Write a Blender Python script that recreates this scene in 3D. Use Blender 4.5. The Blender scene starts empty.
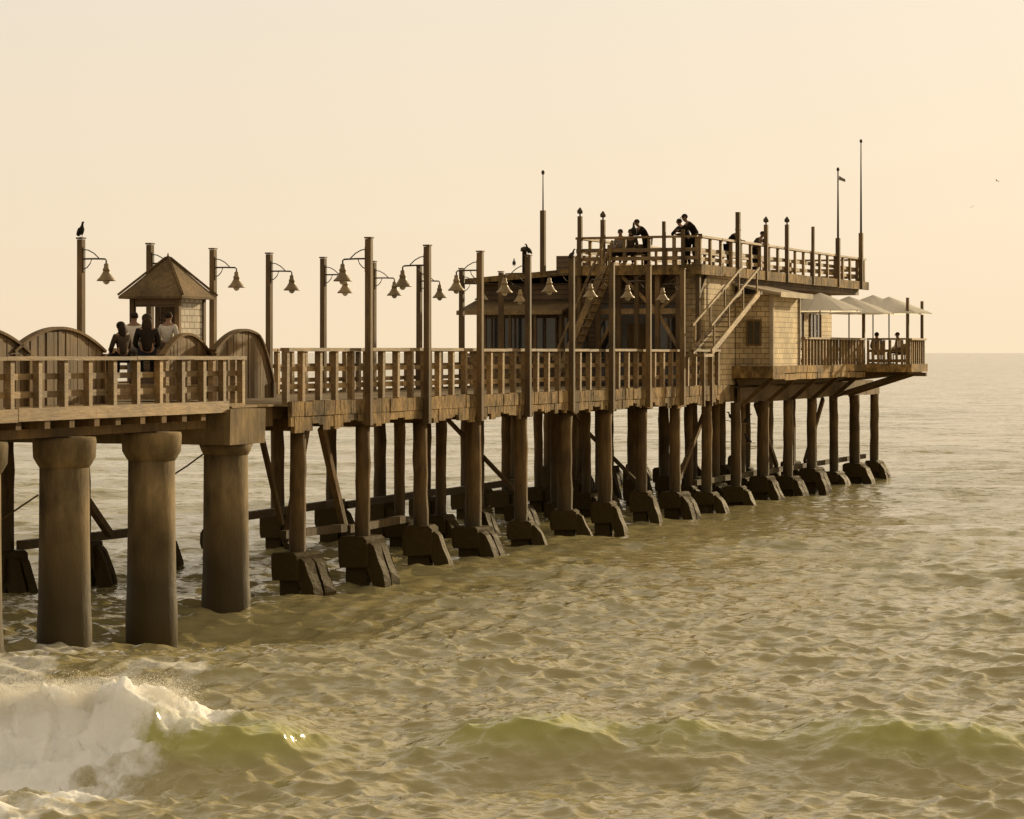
import bpy, bmesh, math, random
import numpy as np
from mathutils import Vector, Matrix
random.seed(7)
S = bpy.context.scene
COL = S.collection
PI = math.pi
TH = math.atan2(.9304, .3666)
DK = 4.58                                   # height of the outer deck above the sea

def P(u, n): return (-5.17+.3666*u-.9304*n, 62.4+.9304*u+.3666*n)
def u_at(px, n):
    k = (px-512)/2560.; ax = -5.17-.9304*n; ay = 62.4+.3666*n
    return (k*ay-ax)/(.3666-.9304*k)
def n_at(px, u):
    k = (px-512)/2560.; bx = -5.17+.3666*u; by = 62.4+.9304*u
    return (bx-k*by)/(.9304+.3666*k)
ORD = ['first','second','third','fourth','fifth','sixth','seventh','eighth','ninth','tenth','eleventh','twelfth',
       'thirteenth','fourteenth','fifteenth','sixteenth','seventeenth','eighteenth','nineteenth','twentieth']

# ------------------------------------------------------------------ materials
def nt(m):
    m.use_nodes = True
    t = m.node_tree; t.nodes.clear()
    return t, t.nodes.new, t.links.new
def mat(name, c1, c2, scale=(1,1,1), ns=6, rough=.8, bump=.3, rnd=.25, wet=False, spec=.25, stain=.5, dist=.02, trans=0):
    m = bpy.data.materials.new(name); t, N, L = nt(m)
    out = N('ShaderNodeOutputMaterial'); b = N('ShaderNodeBsdfPrincipled')
    tc = N('ShaderNodeTexCoord'); mp = N('ShaderNodeMapping'); mp.inputs['Scale'].default_value = scale
    L(tc.outputs['Object'], mp.inputs[0])
    n1 = N('ShaderNodeTexNoise'); n1.inputs['Scale'].default_value = ns; n1.inputs['Detail'].default_value = 7
    n1.inputs['Roughness'].default_value = .65
    L(mp.outputs[0], n1.inputs['Vector'])
    r = N('ShaderNodeValToRGB'); r.color_ramp.elements[0].position = .3; r.color_ramp.elements[1].position = .7
    r.color_ramp.elements[0].color = (*c1, 1); r.color_ramp.elements[1].color = (*c2, 1)
    L(n1.outputs['Fac'], r.inputs[0])
    geo = N('ShaderNodeNewGeometry')
    n2 = N('ShaderNodeTexNoise'); n2.inputs['Scale'].default_value = .9; n2.inputs['Detail'].default_value = 5
    L(geo.outputs['Position'], n2.inputs['Vector'])
    mr = N('ShaderNodeMapRange'); mr.inputs[1].default_value = .3; mr.inputs[2].default_value = .7
    mr.inputs[3].default_value = 1-stain; mr.inputs[4].default_value = 1+stain*.5
    L(n2.outputs['Fac'], mr.inputs[0])
    oi = N('ShaderNodeObjectInfo'); m2 = N('ShaderNodeMapRange')
    m2.inputs[3].default_value = 1-rnd; m2.inputs[4].default_value = 1+rnd
    L(oi.outputs['Random'], m2.inputs[0])
    mul = N('ShaderNodeMath'); mul.operation = 'MULTIPLY'; L(mr.outputs[0], mul.inputs[0]); L(m2.outputs[0], mul.inputs[1])
    vm = N('ShaderNodeVectorMath'); vm.operation = 'SCALE'
    L(r.outputs[0], vm.inputs[0]); L(mul.outputs[0], vm.inputs['Scale'])
    col = vm.outputs[0]
    b.inputs['Roughness'].default_value = rough
    b.inputs['Specular IOR Level'].default_value = spec
    if wet:
        sp = N('ShaderNodeSeparateXYZ'); L(geo.outputs['Position'], sp.inputs[0])
        ad = N('ShaderNodeMath'); ad.operation = 'MULTIPLY_ADD'; L(n2.outputs['Fac'], ad.inputs[0]); ad.inputs[1].default_value = -2.2
        L(sp.outputs[2], ad.inputs[2])
        w = N('ShaderNodeMapRange'); w.inputs[1].default_value = -.4; w.inputs[2].default_value = 1.3
        w.inputs[3].default_value = 1; w.inputs[4].default_value = 0
        L(ad.outputs[0], w.inputs[0])
        mx = N('ShaderNodeMix'); mx.data_type = 'RGBA'
        L(w.outputs[0], mx.inputs[0]); L(col, mx.inputs[6]); mx.inputs[7].default_value = (.052, .036, .013, 1)
        col = mx.outputs[2]
        rr = N('ShaderNodeMapRange'); rr.inputs[3].default_value = rough; rr.inputs[4].default_value = .6
        L(w.outputs[0], rr.inputs[0]); L(rr.outputs[0], b.inputs['Roughness'])
    L(col, b.inputs['Base Color'])
    bp = N('ShaderNodeBump'); bp.inputs['Strength'].default_value = bump; bp.inputs['Distance'].default_value = dist
    L(n1.outputs['Fac'], bp.inputs['Height']); L(bp.outputs[0], b.inputs['Normal'])
    if trans:
        tr = N('ShaderNodeBsdfTranslucent'); L(col, tr.inputs[0]); ms = N('ShaderNodeMixShader'); ms.inputs[0].default_value = trans
        L(b.outputs[0], ms.inputs[1]); L(tr.outputs[0], ms.inputs[2]); L(ms.outputs[0], out.inputs[0])
    else: L(b.outputs[0], out.inputs[0])
    return m

def clad(name, c1, c2, w, h, rough=.75):
    m = bpy.data.materials.new(name); t, N, L = nt(m)
    out = N('ShaderNodeOutputMaterial'); b = N('ShaderNodeBsdfPrincipled'); L(b.outputs[0], out.inputs[0])
    tc = N('ShaderNodeTexCoord'); sp = N('ShaderNodeSeparateXYZ'); L(tc.outputs['Object'], sp.inputs[0])
    ad = N('ShaderNodeMath'); ad.operation = 'ADD'; L(sp.outputs[0], ad.inputs[0]); L(sp.outputs[1], ad.inputs[1])
    cb = N('ShaderNodeCombineXYZ'); L(ad.outputs[0], cb.inputs[0]); L(sp.outputs[2], cb.inputs[1])
    br = N('ShaderNodeTexBrick'); L(cb.outputs[0], br.inputs['Vector'])
    br.inputs['Color1'].default_value = (*c1, 1); br.inputs['Color2'].default_value = (*c2, 1)
    br.inputs['Mortar'].default_value = (c1[0]*.45, c1[1]*.42, c1[2]*.38, 1)
    br.inputs['Scale'].default_value = 1; br.inputs['Mortar Size'].default_value = .014
    br.inputs['Brick Width'].default_value = w; br.inputs['Row Height'].default_value = h
    no = N('ShaderNodeTexNoise'); no.inputs['Scale'].default_value = 1.3; no.inputs['Detail'].default_value = 6
    L(tc.outputs['Object'], no.inputs['Vector'])
    mr = N('ShaderNodeMapRange'); mr.inputs[1].default_value = .3; mr.inputs[2].default_value = .7
    mr.inputs[3].default_value = .55; mr.inputs[4].default_value = 1.12
    L(no.outputs['Fac'], mr.inputs[0])
    vm = N('ShaderNodeVectorMath'); vm.operation = 'SCALE'; L(br.outputs[0], vm.inputs[0]); L(mr.outputs[0], vm.inputs['Scale'])
    L(vm.outputs[0], b.inputs['Base Color']); b.inputs['Roughness'].default_value = rough
    bp = N('ShaderNodeBump'); bp.inputs['Strength'].default_value = .6; bp.inputs['Distance'].default_value = .02; bp.invert = True
    L(br.outputs['Fac'], bp.inputs['Height']); L(bp.outputs[0], b.inputs['Normal'])
    return m

M = {}
M['dark'] = mat('dark_timber', (.080,.046,.016), (.165,.098,.036), (1,1,.15), 14, .8, .5)
M['post'] = mat('post_timber', (.085,.049,.018), (.172,.104,.040), (1,1,.12), 14, .72, .5, spec=.35)
M['rail'] = mat('rail_timber', (.14,.083,.029), (.325,.205,.082), (.2,1,1), 12, .62, .5, spec=.45)
M['deck'] = mat('deck_timber', (.17,.118,.06), (.29,.21,.11), (6,.3,1), 3, .8, .5)
M['crust'] = mat('weathered_edge_timber', (.065,.037,.013), (.42,.265,.10), (1.4,1,.6), 5, .85, 1, stain=.7, dist=.06)
M['pile'] = mat('pile_timber', (.077,.044,.016), (.19,.113,.042), (1,1,.15), 9, .85, 1, wet=True, dist=.05)
M['foot'] = mat('footing_iron_crust', (.042,.025,.009), (.09,.053,.02), (1,1,1), 5, .95, 1, wet=True, dist=.05, spec=.05)
M['conc'] = mat('pier_concrete', (.11,.077,.033), (.26,.178,.085), (1,1,.3), 3, .85, .9, wet=True, dist=.04, rnd=.1, stain=.65)
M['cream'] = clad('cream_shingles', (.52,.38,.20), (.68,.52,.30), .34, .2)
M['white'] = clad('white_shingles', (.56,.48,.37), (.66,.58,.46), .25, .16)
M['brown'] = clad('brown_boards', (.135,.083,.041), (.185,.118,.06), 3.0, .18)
M['slate'] = mat('slate_paint', (.09,.08,.07), (.13,.118,.105), (1,1,1), 5, .7, .2)
M['roof'] = mat('roof_shingle', (.085,.054,.024), (.165,.108,.05), (1,1,1), 9, .85, .8)
M['roofl'] = mat('pale_roof_sheet', (.26,.20,.13), (.38,.30,.21), (1,1,1), 3, .6, .2)
M['trim'] = mat('pale_trim', (.36,.28,.19), (.48,.39,.28), (1,1,1), 4, .7, .2)
M['metal'] = mat('dark_iron', (.045,.032,.018), (.08,.056,.03), (1,1,1), 12, .6, .2, spec=.3)
M['shade'] = mat('lamp_shade_enamel', (.16,.105,.045), (.27,.18,.08), (1,1,1), 10, .45, .1, spec=.4)
M['bulb'] = mat('lamp_glass', (.5,.45,.35), (.6,.54,.42), (1,1,1), 5, .2, 0, spec=.6)
M['canvas'] = mat('canvas', (.90,.86,.78), (.95,.92,.86), (1,1,1), 3, .9, .1, rnd=.02, stain=.04, trans=.55)
M['glass'] = mat('window_glass', (.03,.026,.02), (.05,.042,.032), (1,1,1), 2, .08, 0, spec=.8)
M['skin'] = mat('skin', (.20,.11,.065), (.26,.145,.09), (1,1,1), 6, .6, .05, rnd=.1, stain=.1)
M['hair'] = mat('hair', (.018,.011,.007), (.036,.023,.013), (1,1,1), 30, .8, .3, spec=.1)
M['black'] = mat('dark_cloth', (.014,.011,.008), (.024,.018,.013), (1,1,1), 10, .95, .2, spec=.05)
M['navy'] = mat('navy_cloth', (.02,.019,.022), (.034,.032,.036), (1,1,1), 10, .95, .2, spec=.05)
M['pale'] = mat('pale_cloth', (.50,.44,.36), (.60,.53,.44), (1,1,1), 10, .9, .2)
M['grey'] = mat('grey_cloth', (.12,.10,.085), (.17,.145,.125), (1,1,1), 10, .9, .2)
M['brownc'] = mat('brown_cloth', (.05,.032,.019), (.075,.047,.027), (1,1,1), 10, .9, .2)
M['feather'] = mat('dark_feather', (.02,.016,.012), (.045,.035,.025), (1,1,1), 25, .8, .2)
M['flag'] = mat('flag_cloth', (.10,.085,.06), (.16,.135,.10), (1,1,1), 6, .9, .2, trans=.3)

# ------------------------------------------------------------------ mesh builder
class MB:
    def __init__(s): s.v = []; s.f = []
    def add(s, vs, fs):
        o = len(s.v); s.v += [tuple(v) for v in vs]; s.f += [tuple(i+o for i in f) for f in fs]
    def box(s, x0, x1, y0, y1, z0, z1, j=0):
        vs = [(x, y, z) for z in (z0, z1) for x, y in ((x0,y0),(x1,y0),(x1,y1),(x0,y1))]
        if j: vs = [tuple(c+random.uniform(-j, j) for c in v) for v in vs]
        s.add(vs, [(3,2,1,0),(4,5,6,7),(0,1,5,4),(1,2,6,5),(2,3,7,6),(3,0,4,7)])
        return s
    def beam(s, a, b, w, h):
        a = Vector(a); b = Vector(b); d = (b-a).normalized()
        up = Vector((0,0,1)) if abs(d.z) < .95 else Vector((1,0,0))
        sd = d.cross(up).normalized()*w/2; uv = sd.cross(d).normalized()*h/2
        vs = []
        for p in (a, b):
            vs += [p-sd-uv, p+sd-uv, p+sd+uv, p-sd+uv]
        s.add(vs, [(3,2,1,0),(4,5,6,7),(0,1,5,4),(1,2,6,5),(2,3,7,6),(3,0,4,7)])
        return s
    def tube(s, pts, rs, seg=8):
        pts = [Vector(p) for p in pts]
        if not hasattr(rs, '__len__'): rs = [rs]*len(pts)
        vs = []; fs = []
        for i, p in enumerate(pts):
            d = (pts[min(i+1, len(pts)-1)]-pts[max(i-1, 0)]).normalized()
            up = Vector((0,0,1)) if abs(d.z) < .9 else Vector((1,0,0))
            a = d.cross(up).normalized(); b = a.cross(d).normalized()
            for k in range(seg):
                t = 2*PI*k/seg
                vs.append(p+a*rs[i]*math.cos(t)+b*rs[i]*math.sin(t))
        for i in range(len(pts)-1):
            for k in range(seg):
                k2 = (k+1) % seg
                fs.append((i*seg+k, i*seg+k2, (i+1)*seg+k2, (i+1)*seg+k))
        fs.append(tuple(range(seg))[::-1]); fs.append(tuple((len(pts)-1)*seg+k for k in range(seg)))
        s.add(vs, fs); return s
    def lathe(s, prof, c=(0,0,0), seg=16):
        vs = []; fs = []
        for r, z in prof:
            for k in range(seg):
                t = 2*PI*k/seg; vs.append((c[0]+r*math.cos(t), c[1]+r*math.sin(t), c[2]+z))
        for i in range(len(prof)-1):
            for k in range(seg):
                k2 = (k+1) % seg
                fs.append((i*seg+k, i*seg+k2, (i+1)*seg+k2, (i+1)*seg+k))
        fs.append(tuple(range(seg))[::-1]); fs.append(tuple((len(prof)-1)*seg+k for k in range(seg)))
        s.add(vs, fs); return s
    def ell(s, c, r, seg=10, rings=6):
        prof = [(max(.02, math.sin(PI*i/rings)), -math.cos(PI*i/rings)) for i in range(rings+1)]
        o = MB(); o.lathe(prof, (0,0,0), seg)
        s.add([(c[0]+v[0]*r[0], c[1]+v[1]*r[1], c[2]+v[2]*r[2]) for v in o.v], o.f); return s
    def mesh(s, me):
        s.add([v.co[:] for v in me.vertices], [tuple(p.vertices) for p in me.polygons]); return s
    def build(s, name, m, parent=None, smooth=False):
        me = bpy.data.meshes.new(name); me.from_pydata(s.v, [], s.f); me.update()
        if smooth:
            for p in me.polygons: p.use_smooth = True
        me.materials.append(m)
        o = bpy.data.objects.new(name, me); COL.objects.link(o)
        if parent: o.parent = parent
        return o
def tag(o, label, cat, group=None, kind=None):
    o['label'] = label
    if cat: o['category'] = cat
    if group: o['group'] = group
    if kind: o['kind'] = kind
    return o
def thing(name, label, cat, u, n, z, rot=0, group=None):
    o = bpy.data.objects.new(name, None); COL.objects.link(o); o.empty_display_size = .2
    x, y = P(u, n); o.location = (x, y, z); o.rotation_euler = (0, 0, TH+rot)
    return tag(o, label, cat, group)
def dup(root, label, u, n, z, rot=0, scale=None):
    r = root.copy(); COL.objects.link(r); x, y = P(u, n)
    r.location = (x, y, z); r.rotation_euler = (0, 0, TH+rot); r['label'] = label
    if scale: r.scale = scale
    for ch in list(root.children):
        c = ch.copy(); COL.objects.link(c); c.parent = r
        for g in ch.children:
            d = g.copy(); COL.objects.link(d); d.parent = c
    return r
def cp(o, loc, parent, rz=0):
    c = o.copy(); COL.objects.link(c); c.parent = parent; c.location = loc; c.rotation_euler = (0,0,rz); return c
def plank(mb, x0, x1, y0, y1, z0, z1, seg=2.0, j=.012):
    k = max(1, int(round((x1-x0)/seg))); d = (x1-x0)/k
    for i in range(k):
        dz = random.uniform(-j, j); dy = random.uniform(-j, j)
        mb.box(x0+i*d+.004, x0+(i+1)*d-.004, y0+dy, y1+dy, z0+dz, z1+dz)

# ------------------------------------------------------------------ numpy noise
def h2(ix, iy, sd):
    v = np.sin(ix*127.1+iy*311.7+sd*74.7)*43758.5453
    return v-np.floor(v)
def vn(x, y, sd=0):
    ix = np.floor(x); iy = np.floor(y); fx = x-ix; fy = y-iy
    fx = fx*fx*(3-2*fx); fy = fy*fy*(3-2*fy)
    a = h2(ix,iy,sd); b = h2(ix+1,iy,sd); c = h2(ix,iy+1,sd); d = h2(ix+1,iy+1,sd)
    return (a*(1-fx)+b*fx)*(1-fy)+(c*(1-fx)+d*fx)*fy
def fbm(x, y, o=4, sd=0):
    t = 0; a = .5
    for i in range(o):
        t = t+a*vn(x, y, sd+i); x = x*2.03+3.1; y = y*2.03+1.7; a *= .5
    return t
def sst(a, b, x):
    t = np.clip((x-a)/(b-a), 0, 1); return t*t*(3-2*t)

# ------------------------------------------------------------------ the sea
def make_sea():
    inv = np.linspace(1/21., 1/420., 900)
    rows = np.concatenate([np.linspace(4, 20.6, 24), 1/inv, np.geomspace(440, 60000, 40)])
    t = np.concatenate([-np.geomspace(1.6, .285, 50), np.linspace(-.28, .28, 900), np.geomspace(.285, 1.6, 50)])
    R, T = np.meshgrid(rows, t, indexing='ij')
    dY = np.gradient(rows)[:, None]*np.ones_like(T)
    x = R*T; y = R.copy(); x0 = x.copy(); y0 = y.copy()
    z = np.zeros_like(x); dx = np.zeros_like(x); dy = np.zeros_like(x)
    # the breaking swell close to the shore: one long crest with three rises
    yc = 37.0+.35*np.sin(x0*.55+.6)+.9*(fbm(x0*.35, y0*0+2, 3, 3)-.45)
    g = lambda c, w: np.exp(-((x0-c)/w)**2)
    A = .12+.70*g(-4.1, 1.25)+.60*sst(-4.6, -5.6, x0)+.42*g(.35, 1.35)+.18*g(2.5, 1.0)+.46*g(5.5, 1.15)+.2*g(7.4, 1.1)+.3*sst(8, 11, x0)
    A = A*(.78+.44*fbm(x0*1.2, y0*0+7, 4, 15))
    s = y0-yc+.45*(fbm(x0*.9, y0*.8, 4, 17)-.45)
    rng = np.random.RandomState(5)
    lam = np.exp(np.linspace(math.log(.20), math.log(15), 100))
    gust = .45+1.1*fbm(x0*.16, y0*.08, 4, 9)
    for l in lam:
        boost = 2.4 if l < .9 else (1.35 if l < 1.8 else (.62 if l < 6 else .5))
        a = .0050*l*boost*rng.uniform(.6, 1.35)
        sprd = 1.2 if l < 1.2 else (.75 if l < 4 else .4)
        th = -PI/2+rng.uniform(-sprd, sprd)+.12
        kx, ky = math.cos(th), math.sin(th); k = 2*PI/l
        fade = sst(1.4, 3.6, l/dY)
        ph0 = rng.uniform(0, 6.28)
        if fade.max() <= 0: continue
        ph = k*(kx*x0+ky*y0)+ph0
        af = a*fade*(gust if l < 3 else 1)
        z += af*np.cos(ph); sn = np.sin(ph)*af*1.1
        dx -= kx*sn; dy -= ky*sn
    prof = np.where(s < 0, np.exp(-np.abs(s/1.05)**1.7), np.exp(-(np.abs(s)/2.6)**1.5))
    hh = A*prof-.32*A*np.exp(-((s+2.5)/1.2)**2)
    z += hh; dy -= .95*np.clip(hh, 0, 2)*np.minimum(A, .8)
    y2 = 46.5+1.2*np.sin(x0*.2+1)+.7*np.sin(x0*.53)
    z += .15*np.exp(-((y0-y2)/1.5)**2)*(.3+fbm(x0*.3, y0*.05, 2, 5))
    y3 = 32.6+.5*np.sin(x0*.7)
    z += .12*np.exp(-((y0-y3)/.9)**2)*(.4+fbm(x0*.4, y0*.1, 2, 6))
    z -= .52*np.exp(-((y0-56.5)/4.4)**2)*np.exp(-((x0+6.6)/4.0)**2)
    # foam : a broken bore whose edge thins out to the right
    edge = -4.40-.24*(36.9-y0)
    ragged = x0-edge-2.4*(fbm(x0*.9, y0*1.1, 5, 11)-.47)-1.0*(fbm(x0*4, y0*4, 4, 19)-.46)
    F = sst(.9, -.9, ragged)*sst(38.4, 37.0, y0+.9*(fbm(x0*2, y0*2, 3, 13)-.45))
    veil = fbm(x0*1.4, y0*1.0, 6, 14)
    Fv = F*(.38+.62*sst(.34, .50, veil+.14*sst(34, 36.3, y0)))
    lump = fbm(x0*1.7, y0*2.1, 5, 21)
    fine = fbm(x0*5, y0*6, 5, 31)
    micro = fbm(x0*15, y0*12, 3, 35)
    up = F*(.35+.65*sst(33, 35.8, y0))
    z += up*(.42*(lump-.42)+.22*(fine-.47)+.10*(micro-.44))
    plume = np.exp(-((s-.1)/.6)**2)*sst(-4.7, -5.7, x0)
    z += plume*(.14+.34*sst(.36, .66, fbm(x0*1.8, y0*.8, 5, 43))+.22*(fbm(x0*7, y0*6, 4, 47)-.47))
    dy -= up*.28*(fbm(x0*3.5, y0*3.5, 5, 33)-.48); dx += up*.28*(fbm(x0*3.5, y0*3.5, 5, 37)-.48)
    crestfoam = .42*np.exp(-((s-.05)/.2)**2)*sst(.40, .7, A)*sst(.5, .62, fbm(x0*2.5, y0*2.5, 4, 41))*sst(-3.9, -4.5, x0)
    wash = .55*sst(.43, .65, fbm(x0*.8, y0*.30, 6, 51))*sst(60, 49, y0)*sst(38.0, 41.0, y0)*sst(-1.5, -6.0, x0)
    base = .52*np.exp(-((s+2.6)/.9)**2)*sst(.46, .66, fbm(x0*2, y0*2, 4, 71))*sst(-1.6, -4.0, x0)
    foam = np.clip(np.maximum.reduce([Fv, crestfoam, wash, base, plume*(.65+.35*sst(.34, .46, veil))]), 0, 1)
    thin = np.clip(sst(.04, .60, hh)*sst(.9, -.2, s)+.22*sst(.08, .4, z), 0, 1)  # mask for the painted glow of light through wave faces and raised water
    rip = sst(50, 240, y0)
    x = x0+dx; y = y0+dy
    nr, nc = R.shape
    co = np.stack([x, y, z], -1).reshape(-1, 3).astype(np.float32)
    i = np.arange(nr*nc).reshape(nr, nc)
    q = np.stack([i[:-1,:-1], i[:-1,1:], i[1:,1:], i[1:,:-1]], -1).reshape(-1, 4).astype(np.int32)
    me = bpy.data.meshes.new('sea')
    me.vertices.add(len(co)); me.vertices.foreach_set('co', co.ravel())
    me.loops.add(q.size); me.loops.foreach_set('vertex_index', q.ravel())
    me.polygons.add(len(q)); me.polygons.foreach_set('loop_start', np.arange(0, q.size, 4, dtype=np.int32))
    me.polygons.foreach_set('use_smooth', np.ones(len(q), dtype=bool))
    me.update(calc_edges=True)
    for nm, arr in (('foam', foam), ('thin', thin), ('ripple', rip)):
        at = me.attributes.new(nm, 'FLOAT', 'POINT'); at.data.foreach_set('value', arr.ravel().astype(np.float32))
    o = bpy.data.objects.new('sea', me); COL.objects.link(o)
    tag(o, 'choppy olive green sea with a breaking wave reaching to the horizon', 'sea', kind='structure')
    # material
    m = bpy.data.materials.new('sea_water'); t, N, L = nt(m)
    out = N('ShaderNodeOutputMaterial'); b = N('ShaderNodeBsdfPrincipled')
    geo = N('ShaderNodeNewGeometry')
    def noise(scale, sc, det=5, rough=.6, o='Fac'):
        mp = N('ShaderNodeMapping'); mp.inputs['Scale'].default_value = sc; L(geo.outputs['Position'], mp.inputs[0])
        n = N('ShaderNodeTexNoise'); n.inputs['Scale'].default_value = scale; n.inputs['Detail'].default_value = det
        n.inputs['Roughness'].default_value = rough; L(mp.outputs[0], n.inputs['Vector']); return n.outputs[o]
    def attr(nm):
        a = N('ShaderNodeAttribute'); a.attribute_name = nm; return a.outputs['Fac']
    face_glow = attr('thin'); fo = attr('foam'); ri = attr('ripple')
    mx = N('ShaderNodeMix'); mx.data_type = 'RGBA'; L(face_glow, mx.inputs[0])
    mx.inputs[6].default_value = (.315, .268, .130, 1); mx.inputs[7].default_value = (.33, .315, .095, 1)  # second colour is greener: backlight through the wave painted into the base colour
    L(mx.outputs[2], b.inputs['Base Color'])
    b.inputs['Roughness'].default_value = .10; b.inputs['IOR'].default_value = 1.36
    def slope(src, sx, sy):
        sb = N('ShaderNodeVectorMath'); sb.operation = 'SUBTRACT'; L(src, sb.inputs[0]); sb.inputs[1].default_value = (.5,.5,.5)
        ml = N('ShaderNodeVectorMath'); ml.operation = 'MULTIPLY'; L(sb.outputs[0], ml.inputs[0]); ml.inputs[1].default_value = (sx, sy, 0); return ml.outputs[0]
    fine_s = slope(noise(3.0, (.55,1.4,1), 7, .72, 'Color'), 1.35, 1.9)
    far_s = slope(noise(.55, (.40,1.5,1), 6, .7, 'Color'), .9, 1.5)
    sc = N('ShaderNodeVectorMath'); sc.operation = 'SCALE'; L(far_s, sc.inputs[0])
    mr = N('ShaderNodeMapRange'); mr.inputs[3].default_value = .28; mr.inputs[4].default_value = 1.0; L(ri, mr.inputs[0]); L(mr.outputs[0], sc.inputs['Scale'])
    a1 = N('ShaderNodeVectorMath'); a1.operation = 'ADD'; L(fine_s, a1.inputs[0]); L(sc.outputs[0], a1.inputs[1])
    a2 = N('ShaderNodeVectorMath'); a2.operation = 'ADD'; L(a1.outputs[0], a2.inputs[0]); L(geo.outputs['Normal'], a2.inputs[1])
    nn = N('ShaderNodeVectorMath'); nn.operation = 'NORMALIZE'; L(a2.outputs[0], nn.inputs[0])
    L(nn.outputs[0], b.inputs['Normal'])
    d = N('ShaderNodeBsdfPrincipled'); d.inputs['Base Color'].default_value = (.97,.95,.90,1); d.inputs['Roughness'].default_value = .9
    d.inputs['Specular IOR Level'].default_value = .1
    d.inputs['Subsurface Weight'].default_value = .5; d.inputs['Subsurface Radius'].default_value = (.3,.27,.23); d.inputs['Subsurface Scale'].default_value = 1
    fb = N('ShaderNodeBump'); fb.inputs['Distance'].default_value = .12; fb.inputs['Strength'].default_value = .7
    fn = noise(10, (1,1,1), 10, .75); L(fn, fb.inputs['Height']); L(fb.outputs[0], d.inputs['Normal'])
    lace = noise(6, (1,1,1), 10, .82)
    ma = N('ShaderNodeMath'); ma.operation = 'ADD'; L(fo, ma.inputs[0]); L(lace, ma.inputs[1])
    fr = N('ShaderNodeMapRange'); fr.inputs[1].default_value = .80; fr.inputs[2].default_value = 1.36; L(ma.outputs[0], fr.inputs[0])
    ms = N('ShaderNodeMixShader'); L(fr.outputs[0], ms.inputs[0]); L(b.outputs[0], ms.inputs[1]); L(d.outputs[0], ms.inputs[2])
    L(ms.outputs[0], out.inputs[0])
    me.materials.append(m)
    # spray
    rs = np.random.RandomState(3); n = 60000
    cx = rs.choice([-4.9,-5.2,-5.5,-5.8,-6.1,-6.4,-6.8,-7.2,-7.6], n)
    up_ = rs.exponential(.075, n)*(.5+.7*np.sin(cx*5.3)**2)
    X = cx+rs.normal(0, .2, n); Y = 36.3+rs.normal(0, .25, n)
    Z = .85+rs.normal(0, .10, n)+up_
    r = rs.uniform(.002, .006, n)
    off = np.array([(1,0,0),(0,1,0),(-1,0,0),(0,-1,0),(0,0,1),(0,0,-1)], float)
    V = (np.stack([X,Y,Z], -1)[:, None, :]+off[None]*r[:, None, None]).reshape(-1, 3)
    f0 = np.array([(0,1,4),(1,2,4),(2,3,4),(3,0,4),(1,0,5),(2,1,5),(3,2,5),(0,3,5)])
    Fc = (f0[None]+6*np.arange(n)[:, None, None]).reshape(-1, 3)
    sm = bpy.data.meshes.new('wave_spray')
    sm.vertices.add(len(V)); sm.vertices.foreach_set('co', V.astype(np.float32).ravel())
    sm.loops.add(Fc.size); sm.loops.foreach_set('vertex_index', Fc.astype(np.int32).ravel())
    sm.polygons.add(len(Fc)); sm.polygons.foreach_set('loop_start', np.arange(0, Fc.size, 3, dtype=np.int32)); sm.update(calc_edges=True)
    sm.materials.append(mat('spray_water', (.93,.91,.86), (.96,.94,.90), (1,1,1), 5, .6, 0, rnd=0, stain=0, trans=.55))
    sp = bpy.data.objects.new('wave_spray', sm); COL.objects.link(sp)
    tag(sp, 'white spray droplets flying off the breaking wave at lower left', 'spray', kind='stuff')
make_sea()

# ------------------------------------------------------------------ decks
def outer_deck():
    t = thing('jetty_deck', 'long timber jetty deck with crusted plank edge, from the arched screens to the restaurant', 'pier', -1.2, 0, DK)
    L_ = 36.5
    mb = MB()
    x = 0
    while x < L_:
        mb.box(x, x+.235, -.28, 6.85, -.06, random.uniform(-.008, 0)); x += .25
    mb.build('deck_planks', M['deck'], t)
    for yy, nm in ((-.36, 'edge_beam'), (6.86, 'edge_beam')):
        mb = MB(); x = 0
        while x < L_:
            w = random.uniform(.15, .55)
            z0 = -.57+random.choice((0,0,-.09,.08,.04,-.04))+random.uniform(-.06, .06)
            mb.box(x, min(x+w, L_)-.01, yy-random.uniform(0,.03), yy+.075+random.uniform(0, .02), -.30, .05+random.uniform(-.02,.02))
            mb.box(x, min(x+w, L_)-.008, yy+.015-random.uniform(0,.02), yy+.075+random.uniform(0, .02), z0, -.31)
            x += w
        mb.build(nm, M['crust'], t)
    mb = MB()
    for yy in (.3, 1.8, 3.3, 4.8, 6.3): mb.box(.05, L_-.1, yy-.1, yy+.1, -.36, -.07)
    mb.build('joists', M['dark'], t)
    c = MB().box(-.16, .16, -.27, 6.84, -.68, -.37).build('cross_beam', M['dark'], t); c.location = (1.2, 0, 0)
    for k in range(1, 10): cp(c, (1.2+3.76*k, 0, 0), t)
outer_deck()
LD = 4.65
def land_deck():
    t = thing('landward_deck', 'older landward jetty deck carried on thick concrete piers at the left', 'pier', -22, 0, LD)
    mb = MB(); x = 0
    while x < 18.5:
        mb.box(x, x+.235, -.3, 7.2, -.07, random.uniform(-.008, 0)); x += .25
    mb.build('deck_planks', M['deck'], t)
    for yy in (-.4, 7.21):
        mb = MB(); plank(mb, 0, 17.6, yy, yy+.09, -.2, .06, 3.2, .01); mb.build('edge_beam', M['rail'], t)
    mb = MB()
    for k in range(18): mb.box(.3+k*.95, .5+k*.95, -.34+random.uniform(-.05,.05), 7.1, -.36, -.08)
    mb.build('joists', M['dark'], t)
    mb = MB()
    for yy in (.2, 2.2, 4.4, 6.6): mb.box(.05, 17.3, yy-.16, yy+.16, -.56, -.37)
    mb.build('girders', M['dark'], t)
land_deck()

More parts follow.
